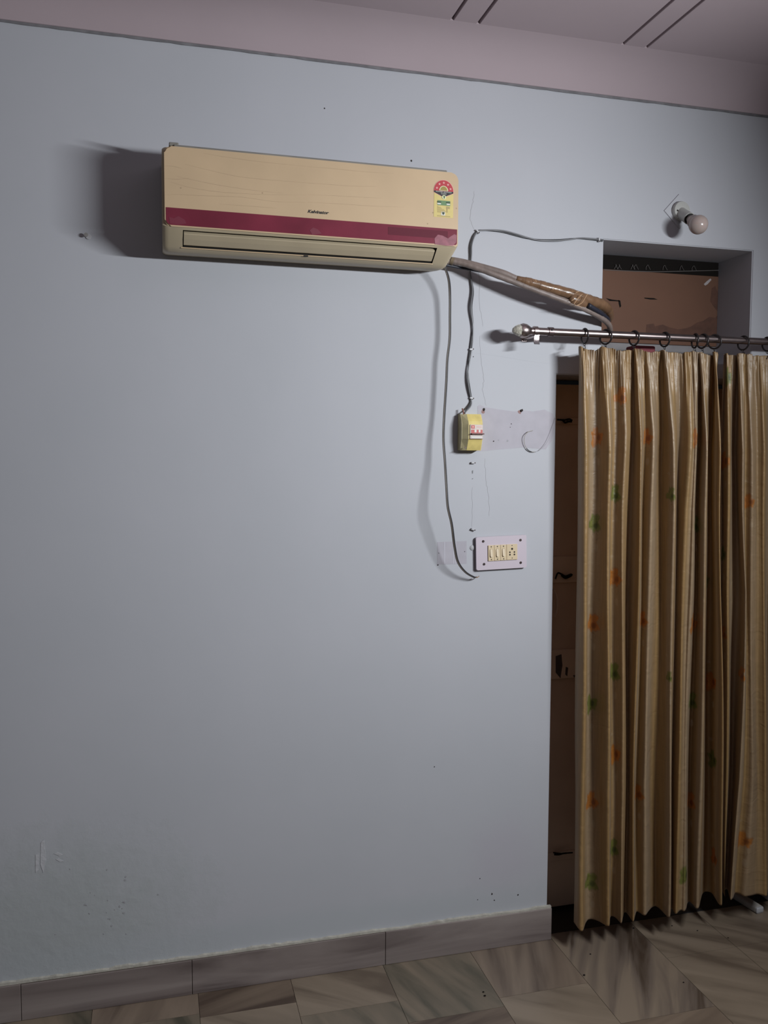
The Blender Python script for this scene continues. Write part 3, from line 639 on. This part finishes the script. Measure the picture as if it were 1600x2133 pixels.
# ------------------------------------------------------------------ wall lamp
b0 = Vector(at(1415, 441)); b1 = Vector(at(1455, 468, -.125)); ax = (b1-b0).normalized()
LP = thing('wall_lamp', 'unlit frosted bulb in white angled holder on the wall', 'lamp', tuple(b0))
h = .062; pl = [(b0.x-h*1.03, b0.z-.002), (b0.x-.004, b0.z+h), (b0.x+h, b0.z+.004), (b0.x+.002, b0.z-h)]
obj('mounting_plate', PR(pl, 0, -.004), mat('wall_coloured_plate', (.435, .44, .472), .6), LP)
obj('base_rose', LA([(0, .034), (.010, .034), (.016, .031), (.018, .02), (.018, 0)], (b0.x, -.004, b0.z), (0, -1, 0), 36), M_holder, LP, smooth=30)
obj('rose_screw', disc((b0.x-.021, -.021, b0.z-.003), .0035, .001, 10), M_hole, LP)
L_ = (b1-b0).length
obj('socket', LA([(.006, .0195), (.04, .0195), (.072, .0205), (.080, .021), (.080, .0185), (.066, .018), (.066, 0)], b0, ax, 32), M_holder, LP, smooth=30)
obj('socket_mouth', LA([(.067, .0178), (.0815, .018), (.0825, .0128), (.068, .0125)], b0, ax, 28), M_gap, LP)
R = .033; pr = [(.068, .0125), (.085, .0130), (.092, .0150), (.100, .0190), (.108, .0230)]
for k in range(13):
    a = math.radians(136-136*k/12); pr.append((L_+.0-R*math.cos(math.pi-a) if False else L_+R*math.cos(a), R*math.sin(a)))
pr = [p for p in pr[:5] if p[0] < pr[5][0]]+pr[5:-1]+[(L_+R, 0)]
bu = obj('bulb', LA(pr, b0, ax, 36), M_bulb, LP, smooth=2)
obj('bulb_cap', LA([(.069, .0130), (.090, .0132), (.091, .0120)], b0, ax, 24), mat('dull_bulb_cap', (.22, .19, .17), .5, metal=.3), bu, smooth=30); rel(LP)

# ------------------------------------------------------------------ curtain rod, rings
RY, RZ, RR = -.1, 2.2035, .0128
RD = thing('curtain_rod', 'brushed steel curtain rod with crystal finial across the top of the doorway', 'curtain rod', (1.3, 0, RZ))
obj('pole', LA([(0, RR), (1.36, RR)], (1.238, RY, RZ), (1, 0, 0), 28), M_chrome, RD, smooth=30)
fx0 = at(1061, 688, RY)[0]; e0 = 1.24
fi = obj('finial', LA([(0, .0165), (.014, .0165), (.0145, .0125), (.024, .0125), (.030, .017), (.040, .0225), (.052, .0245), (.062, .0215)], (e0+.012, RY, RZ), (-1, 0, 0), 28), M_chrome, RD, smooth=35)
obj('crystal_tip', LA([(.060, .0215), (.070, .0195), (.080, .015), (.088, .008), (.091, 0)], (e0+.012, RY, RZ), (-1, 0, 0), 9), M_crystal, fi)
obj('collar', LA([(0, .0158), (.018, .0158)], (1.292, RY, RZ), (1, 0, 0), 24), M_collar, RD, smooth=30)
obj('collar_screw', disc((1.300, RY-.0155, RZ+.004), .003, .003, 10), M_gap, RD)
bx = at(1117, 705, RY)[0]
br = obj('bracket', BX((bx-.011, -.004, RZ-.022), (bx+.011, -.0005, RZ+.022), .001, 1), M_chrome, RD)
obj('bracket_arm', BX((bx-.007, RY-.002, RZ-.0165), (bx+.007, -.003, RZ-.0140), .001, 1), M_chrome, br)
obj('bracket_strap', BX((bx-.0095, RY-.004, RZ-.030), (bx+.0095, RY-.0015, RZ-.010), .001, 1), M_chrome, br)
obj('bracket_strap', BX((bx-.0105, RY-.006, RZ-.048), (bx+.0105, RY-.003, RZ-.031), .0012, 1, Matrix.Translation((bx, RY, RZ-.04)) @ Matrix.Rotation(math.radians(-28), 4, 'X') @ Matrix.Translation((-bx, -RY, -RZ+.04))), M_bright, br)
obj('bracket_cup', BX((bx-.0095, RY-.008, RZ-.0165), (bx+.0095, RY+.012, RZ-.012), .0015, 2), M_bright, br)
bx2 = 2.54
br = obj('bracket', BX((bx2-.011, -.004, RZ-.040), (bx2+.011, -.0005, RZ+.03), .001, 1), M_bright, RD)
obj('bracket_arm', BX((bx2-.009, RY-.002, RZ-.022), (bx2+.009, -.003, RZ-.018), .0012, 1), M_bright, br); rel(RD)
rings = [1218, 1262, 1321, 1385, 1448, 1464, 1489, 1549, 1599]
rot_ = [0, 26, 12, 10, -8, 14, 28, 12, 5]
ordl = ['leftmost curtain ring, at the outer edge of the gold curtain', 'second curtain ring from the left, directly below the bent pipe end', 'third curtain ring from the left', 'fourth curtain ring from the left', 'left ring of the bunched trio where the two curtains meet', 'middle ring of the bunched trio where the two curtains meet', 'right ring of the bunched trio where the two curtains meet', 'lone ring holding the right curtain just past the recess', 'last ring at the right edge of the picture']
RI, rm = .0245, .0032
for u, ro, lb in zip(rings, rot_, ordl):
    x = at(u, 700, RY)[0]; zc = RZ+RR-RI+rm
    t = thing('curtain_ring', 'dark bronze '+lb if not lb.startswith('last') else 'dark bronze curtain ring, '+lb, 'curtain ring', (x, RY, zc), 'rings on the curtain rod')
    Mr = Matrix.Rotation(math.radians(ro), 3, 'Z') @ Matrix.Rotation(math.radians(random.uniform(-6, 6)), 3, 'Y')
    obj('hoop', torus(bmesh.new(), (0, 0, 0), RI, rm, Mr), M_ring, t, smooth=2)
    obj('eyelet', torus(bmesh.new(), (0, 0, -RI-.005), .004, .0013, Matrix.Rotation(math.radians(90+ro), 3, 'Z'), 14, 6), M_ring, t, smooth=2)

# ------------------------------------------------------------------ curtains
def cloth_material():
    M = bpy.data.materials.new('gold_satin'); M.use_nodes = True; N = M.node_tree.nodes; L = M.node_tree.links; B = N['Principled BSDF']
    B.inputs['Roughness'].default_value = .46; B.inputs['Specular IOR Level'].default_value = 1.0; B.inputs['Coat Weight'].default_value = .4; B.inputs['Coat Roughness'].default_value = .43
    B.inputs['Sheen Weight'].default_value = .1; B.inputs['Sheen Roughness'].default_value = .4; B.inputs['Anisotropic'].default_value = .5
    at_ = N.new('ShaderNodeAttribute'); at_.attribute_name = 'print'; uv = N.new('ShaderNodeUVMap'); uv.uv_map = 'cloth'
    mp = N.new('ShaderNodeMapping'); mp.inputs['Scale'].default_value = (120, 8, 1); L.new(uv.outputs[0], mp.inputs[0])
    n = N.new('ShaderNodeTexNoise'); n.inputs['Scale'].default_value = 1; n.inputs['Detail'].default_value = 4; L.new(mp.outputs[0], n.inputs[0])
    mr = N.new('ShaderNodeMapRange'); mr.inputs[3].default_value = .74; mr.inputs[4].default_value = 1.22; L.new(n.outputs[0], mr.inputs[0])
    mx = N.new('ShaderNodeVectorMath'); mx.operation = 'MULTIPLY'; L.new(at_.outputs['Color'], mx.inputs[0]); L.new(mr.outputs[0], mx.inputs[1]); L.new(mx.outputs[0], B.inputs['Base Color'])
    mp2 = N.new('ShaderNodeMapping'); mp2.inputs['Scale'].default_value = (14, 26, 1); L.new(uv.outputs[0], mp2.inputs[0])
    n2 = N.new('ShaderNodeTexNoise'); n2.inputs['Scale'].default_value = 1; n2.inputs['Detail'].default_value = 6; n2.inputs['Distortion'].default_value = .8; L.new(mp2.outputs[0], n2.inputs[0])
    b = N.new('ShaderNodeBump'); b.inputs['Strength'].default_value = .5; b.inputs['Distance'].default_value = .008; L.new(n2.outputs[0], b.inputs['Height']); L.new(b.outputs[0], B.inputs['Normal'])
    tr = N.new('ShaderNodeBsdfTranslucent'); L.new(mx.outputs[0], tr.inputs['Color']); ms = N.new('ShaderNodeMixShader'); ms.inputs[0].default_value = .48
    L.new(B.outputs[0], ms.inputs[1]); L.new(tr.outputs[0], ms.inputs[2]); L.new(ms.outputs[0], N['Material Output'].inputs['Surface'])
    return M
M_cloth = cloth_material()
ROWV = [728, 900, 1060, 1240, 1640, 1900]
def curtain(label, ctrl, keys, nx, nz, zbot, zhem, motifs, depth0, loc):
    cp = np.array(ctrl, float)                       # px at row 1240, depth in cm towards the room
    tt = np.arange(len(cp)); seglen = np.r_[0, np.cumsum(np.hypot(np.diff(cp[:, 0])/6, np.diff(cp[:, 1])))]
    s = np.linspace(0, seglen[-1], nx)
    # smooth interpolation with Catmull-Rom in the index domain
    ti = np.interp(s, seglen, tt); i0 = np.clip(ti.astype(int), 0, len(cp)-2); f = (ti-i0)[:, None]
    g = lambda k: cp[np.clip(i0+k, 0, len(cp)-1)]
    a, b, c_, d = g(-1), g(0), g(1), g(2)
    cr = .5*((2*b)+(-a+c_)*f+(2*a-5*b+4*c_-d)*f*f+(-a+3*b-3*c_+d)*f**3)
    px, dep = cr[:, 0], cr[:, 1]/100*.92
    ztop = at(1205, 722, RY)[2]-.002
    X = np.zeros((nz, nx)); Yv = np.zeros((nz, nx)); Zv = np.zeros((nz, nx))
    K = np.array(keys, float)                        # rows of ridge px, one row per ROWV, column = ridge
    XS = np.zeros((len(ROWV), nx)); ZR = np.zeros(len(ROWV))
    for r, v in enumerate(ROWV):
        pr_ = px+np.interp(px, K[3], K[r]-K[3])
        o = np.array([at(u, v, RY-dd*.8+depth0) for u, dd in zip(pr_, dep)]); XS[r] = o[:, 0]; ZR[r] = at(1300, v, RY)[2]
    zh = np.interp(px, [k for k, _ in zhem], [z for _, z in zhem])
    ph = rng.uniform(0, 6.28, 6)
    for j in range(nz):
        q = (j/(nz-1))**1.0
        # denser rows near the header
        q = .5*q+.5*q**1.6
        tz = ztop+.0025*np.sin(px*.11+1)+.002*np.sin(px*.43)-.006*np.sin((px-1206)/60*math.pi)**2
        z = tz+(zh-tz)*q; zm = float(np.mean(z))
        X[j] = [np.interp(-zz_, -ZR, XS[:, i]) for i, zz_ in enumerate(z)]
        dz = (ztop-z)
        amp = np.clip(.30+.70*np.clip(dz/.35, 0, 1)**.8, 0, 1)
        base = dep*amp+.007*np.sin(px*.055+z*2.3+ph[0])*np.clip(dz, 0, 1)+.004*np.sin(px*.16+z*5.1+ph[1])*np.clip(dz*2, 0, 1)
        ru = np.exp(-(dz/.042)**2); ruf = .0062*np.sin(s*5.2+ph[2]+1.2*np.sin(s*1.1))*ru+.003*np.sin(s*9.1+ph[3])*ru
        pin = .0045*np.sin(s*2.4+ph[4])*np.exp(-((dz-.09)/.07)**2)
        Yv[j] = RY+depth0-(base+ruf+pin); Zv[j] = z
        X[j] += .0012*np.sin(s*6.0+ph[5])*ru
    Yv = np.minimum(Yv, -.012)
    # print
    ds = np.r_[0, np.cumsum(np.hypot(np.diff(X[nz//2]), np.diff(Yv[nz//2])))]
    U = np.tile(ds, (nz, 1)); V = Zv
    base = np.array([.50, .325, .14]); colr = np.tile(base, (nz, nx, 1))
    # broad lengthwise tone bands: greyish satin sheen painted into the cloth colour
    band = np.clip(.5+.75*np.sin(U*61+1.1*np.sin(U*23+.5)+.5*np.sin(V*1.4)), 0, 1); band2 = np.clip(np.sin(U*37+2.2), 0, 1)**2
    colr = colr*(1-.42*band[..., None])+np.array([.54, .455, .37])*(.42*band[..., None]); colr = colr*(1-.30*band2[..., None])+np.array([.33, .19, .075])*(.30*band2[..., None])
    Q = np.stack([X, Yv, Zv], -1).reshape(-1, 3)-CAM; zc = Q@_f; PU = (800+F*(Q@R_)/zc).reshape(nz, nx); PV = (1066.5+F*(Q@D_)/zc).reshape(nz, nx)
    def paint(mask, c, al=1.0):
        m_ = (np.clip(mask, 0, 1)*al)[..., None]; colr[:] = colr*(1-m_)+np.array(c)*m_
    for (u, v, kind, sc) in motifs:
        dd = np.abs(PU-u)+np.abs(PV-v)+300*np.maximum(0, Yv-(RY+depth0+.03)); j, i = np.unravel_index(np.argmin(dd), dd.shape)
        u0, v0 = U[j, i], V[j, i]; a_ = random.uniform(-.5, .5); dx = (U-u0); dy = (V-v0)
        xr_ = dx*math.cos(a_)+dy*math.sin(a_); yr = -dx*math.sin(a_)+dy*math.cos(a_)
        r = np.hypot(xr_, yr)/(.044*sc); th = np.arctan2(yr, xr_)
        edge = .50+.36*np.abs(np.cos(1.5*th+.6))+.10*np.cos(5*th)+.05*np.cos(11*th)
        if kind == 'o': c1, c2 = (.60, .23, .03), (.26, .07, .012)
        else: c1, c2 = (.25, .265, .05), (.07, .09, .015)
        paint((edge-r)*9, c1, .92); paint((.30-np.abs(np.hypot(r*np.cos(th)-.25, r*np.sin(th)+.1)))*8, c2, .75)
        paint((.07-np.abs(r-edge*.62))*14*(np.sin(th*3) > .2), c2, .7); paint((.05-np.abs(r-edge+.03))*14, c2, .55)
        # trailing scroll and pale petal
        r2 = np.hypot(dx-.004, dy+.048); paint((.0012-np.abs(r2-.013))*1200*(dy > -.06), (.26, .16, .06), .5)
        r3 = np.hypot((dx-.010)*1.8, dy+.085)/.016; paint((1-r3)*3, (.60, .48, .33), .55)
        r4 = np.hypot((dx+.016)*1.0, (dy-.075)*2.2)/.013; paint((1-r4)*3, (.60, .48, .33), .4)
    # seam of the header tape and the bottom hem
    verts = np.stack([X, Yv, Zv], -1).reshape(-1, 3)
    idx = np.arange(nz*nx).reshape(nz, nx); faces = np.stack([idx[:-1, :-1], idx[1:, :-1], idx[1:, 1:], idx[:-1, 1:]], -1).reshape(-1, 4)
    me = bpy.data.meshes.new('cloth_panel'); me.vertices.add(len(verts)); me.vertices.foreach_set('co', (verts-np.array(loc)).ravel())
    me.loops.add(faces.size); me.loops.foreach_set('vertex_index', faces.ravel().astype('i')); me.polygons.add(len(faces))
    me.polygons.foreach_set('loop_start', np.arange(0, faces.size, 4, dtype='i')); me.polygons.foreach_set('loop_total', np.full(len(faces), 4, 'i'))
    me.update(); me.validate(); me.polygons.foreach_set('use_smooth', [True]*len(faces))
    at2 = me.color_attributes.new('print', 'FLOAT_COLOR', 'POINT'); at2.data.foreach_set('color', np.c_[colr.reshape(-1, 3), np.ones(len(verts))].ravel())
    ul = me.uv_layers.new(name='cloth'); ul.data.foreach_set('uv', np.stack([U.ravel()[faces.ravel()], V.ravel()[faces.ravel()]], -1).ravel())
    t = thing('curtain', label, 'curtain', loc, 'gold satin curtains')
    o = bpy.data.objects.new('cloth_panel', me); COL.objects.link(o); me.materials.append(M_cloth); o.parent = t
    so = o.modifiers.new('thickness', 'SOLIDIFY'); so.thickness = .0012; so.offset = 0
    return t, X, Yv, Zv
ctrlL = [(1203,-1.5),(1206,0),(1211,2.2),(1216,3.4),(1220,3.2),(1226,0),(1232,-1.6),(1240,-1.2),(1248,.8),(1254,3.0),(1259,5),(1263,5.8),(1266,5),(1270,.5),(1275,-1),(1283,-.2),(1290,2.2),(1295,3.8),(1299,3.4),(1304,.5),(1309,-2.2),(1315,-2),(1321,1.2),(1326,4),(1329,4.2),(1333,1.2),(1337,-.8),(1343,.8),(1348,2.8),(1352,2.8),(1358,.2),(1366,-2.4),(1375,-2.8),(1384,-.4),(1391,2.8),(1396,4.8),(1400,4.6),(1405,1),(1409,-1),(1415,1),(1420,3.6),(1425,4.4),(1430,3),(1434,2.6),(1438,3.4),(1442,2),(1446,-1.2),(1451,-1.8),(1457,1.4),(1462,4.6),(1466,4.4),(1470,-.5),(1474,-5),(1479,-6.5),(1486,-5),(1490,-.5),(1493.5,3.6),(1497,5),(1499,4)]
keysL = [[1206, 1217, 1264, 1300, 1330, 1352, 1392, 1440, 1466, 1496], [1205, 1219, 1268, 1304, 1334, 1360, 1401, 1438, 1468, 1497], [1204, 1220, 1265, 1298, 1331, 1353, 1401, 1428, 1464, 1496], [1203, 1218, 1263, 1297, 1328, 1350, 1397, 1424, 1463, 1496], [1201, 1215, 1262, 1296, 1320, 1342, 1391, 1411, 1457, 1498], [1195, 1213, 1267, 1291, 1316, 1345, 1388, 1405, 1452, 1499]]
ctrlR = [(1501,-3),(1504,-4),(1507,-2.5),(1512,.8),(1517,.8),(1523,-2.4),(1532,-3.8),(1540,-2.6),(1545,1.8),(1549,4.6),(1552,3.6),(1555,.8),(1559,1.6),(1564,3.4),(1571,2.6),(1578,1.8),(1585,3),(1591,4.4),(1595,2),(1600,-2),(1606,-3.2),(1615,-1.5),(1621,3.4),(1626,3),(1632,-1),(1640,-3),(1650,0),(1659,4.5),(1666,2),(1675,-2.5),(1687,-2.5),(1699,2.5),(1709,4.8),(1716,1),(1726,-3),(1740,-3),(1752,3.5),(1759,1),(1765,-1),(1780,3)]
keysR = [[1504, 1514, 1545, 1563, 1590, 1780]]*3+[[1501, 1511, 1549, 1563, 1591, 1780]]+[[1504, 1512, 1535, 1560, 1592, 1780], [1504, 1511, 1518, 1545, 1592, 1780]]
hemL = [(1195, .112), (1215, .088), (1265, .103), (1328, .103), (1397, .104), (1463, .11), (1496, .113), (1500, .113)]
hemR = [(1501, .118), (1512, .118), (1545, .125), (1560, .128), (1600, .118), (1780, .12)]
mot = [(1293, 825, 'o', 1), (1243, 910, 'o', 1), (1345, 912, 'o', .9), (1450, 912, 'o', 1), (1510, 960, 'o', 1), (1280, 1205, 'o', 1), (1232, 1298, 'o', 1), (1338, 1290, 'o', .9), (1443, 1300, 'o', 1.1), (1508, 1320, 'o', .8), (1483, 1420, 'o', 1), (1545, 1405, 'o', .9), (1280, 1570, 'o', 1), (1232, 1668, 'o', 1), (1328, 1650, 'o', .9), (1437, 1665, 'o', 1), (1488, 1785, 'o', 1), (1547, 1748, 'o', .9), (1561, 1045, 'o', .8),
       (1280, 1030, 'g', 1), (1398, 1030, 'g', .8), (1237, 1090, 'g', 1), (1448, 1093, 'g', 1), (1517, 785, 'g', 1), (1478, 1210, 'g', .9), (1507, 1155, 'g', .8), (1277, 1400, 'g', 1), (1228, 1465, 'g', 1), (1438, 1460, 'g', 1), (1480, 1583, 'g', 1), (1275, 1765, 'g', 1), (1228, 1835, 'g', 1), (1428, 1825, 'g', 1), (1393, 1410, 'g', .6), (1620, 860, 'g', 1), (1630, 1100, 'o', 1), (1650, 1400, 'g', 1), (1700, 1000, 'o', 1), (1700, 1500, 'o', 1)]
mL = [q for q in mot if q[0] < 1500 and not (q[0] == 1508)]; mR = [q for q in mot if q[0] >= 1500]
CL = curtain('gold satin curtain with orange and green butterflies, left panel beside the door gap', ctrlL, keysL, 560, 440, None, hemL, mL, 0.0, (at(1350, 1240, RY)[0], RY, .11))
CR = curtain('gold satin curtain cut by the right edge of the picture, hem slightly higher', ctrlR, keysR, 420, 380, None, hemR, mR, 0.004, (at(1600, 1240, RY)[0], RY, .12))
for (T_, X_, Y_, Z_), us in ((CL, rings[:7]), (CR, rings[7:])):           # hooks from the header to each ring
    for u in us:
        x = at(u, 715, RY)[0]; i = int(np.argmin(np.abs(X_[0]-x)+.5*np.abs(Y_[0]-RY)))
        p0 = np.array([X_[0, i], Y_[0, i], Z_[0, i]-.012]); p1 = np.array([x, RY, RZ+RR-RI+rm-RI-.007])
        obj('hook', TB(spline([p0-np.array(T_.location), (p0+p1)/2-np.array(T_.location)+np.array([.002, -.003, .004]), p1-np.array(T_.location)], 4), .0011, 6), M_dark, T_)

# pale bar on the floor under the right curtain
def onfl(u, v, z=0): d = ray(u, v); t = (z-CAM[2])/d[2]; return CAM+t*d
a, b = onfl(1538, 1868, .012), onfl(1583, 1896, .012); dr = Vector(b-a).normalized(); a = Vector(a)-dr*.02
Mb = Matrix.Translation((Vector(a)+Vector(b))/2) @ Matrix.Rotation(math.atan2(dr.y, dr.x), 4, 'Z'); ln = (Vector(b)-Vector(a)).length/2
FB = thing('floor_bar', 'pale grey rounded plastic bar on the floor beneath the right curtain', 'bar', tuple((Vector(a)+Vector(b))/2-Vector((0, 0, .012))))
obj('bar_body', BX((-ln, -.019, -.012), (ln, .019, .014), .008, 4, Mb), M_white, FB, smooth=30)
obj('end_cap', BX((ln-.006, -.0185, -.0115), (ln+.004, .0185, .0135), .007, 4, Mb), M_clip, FB, smooth=30); rel(FB)
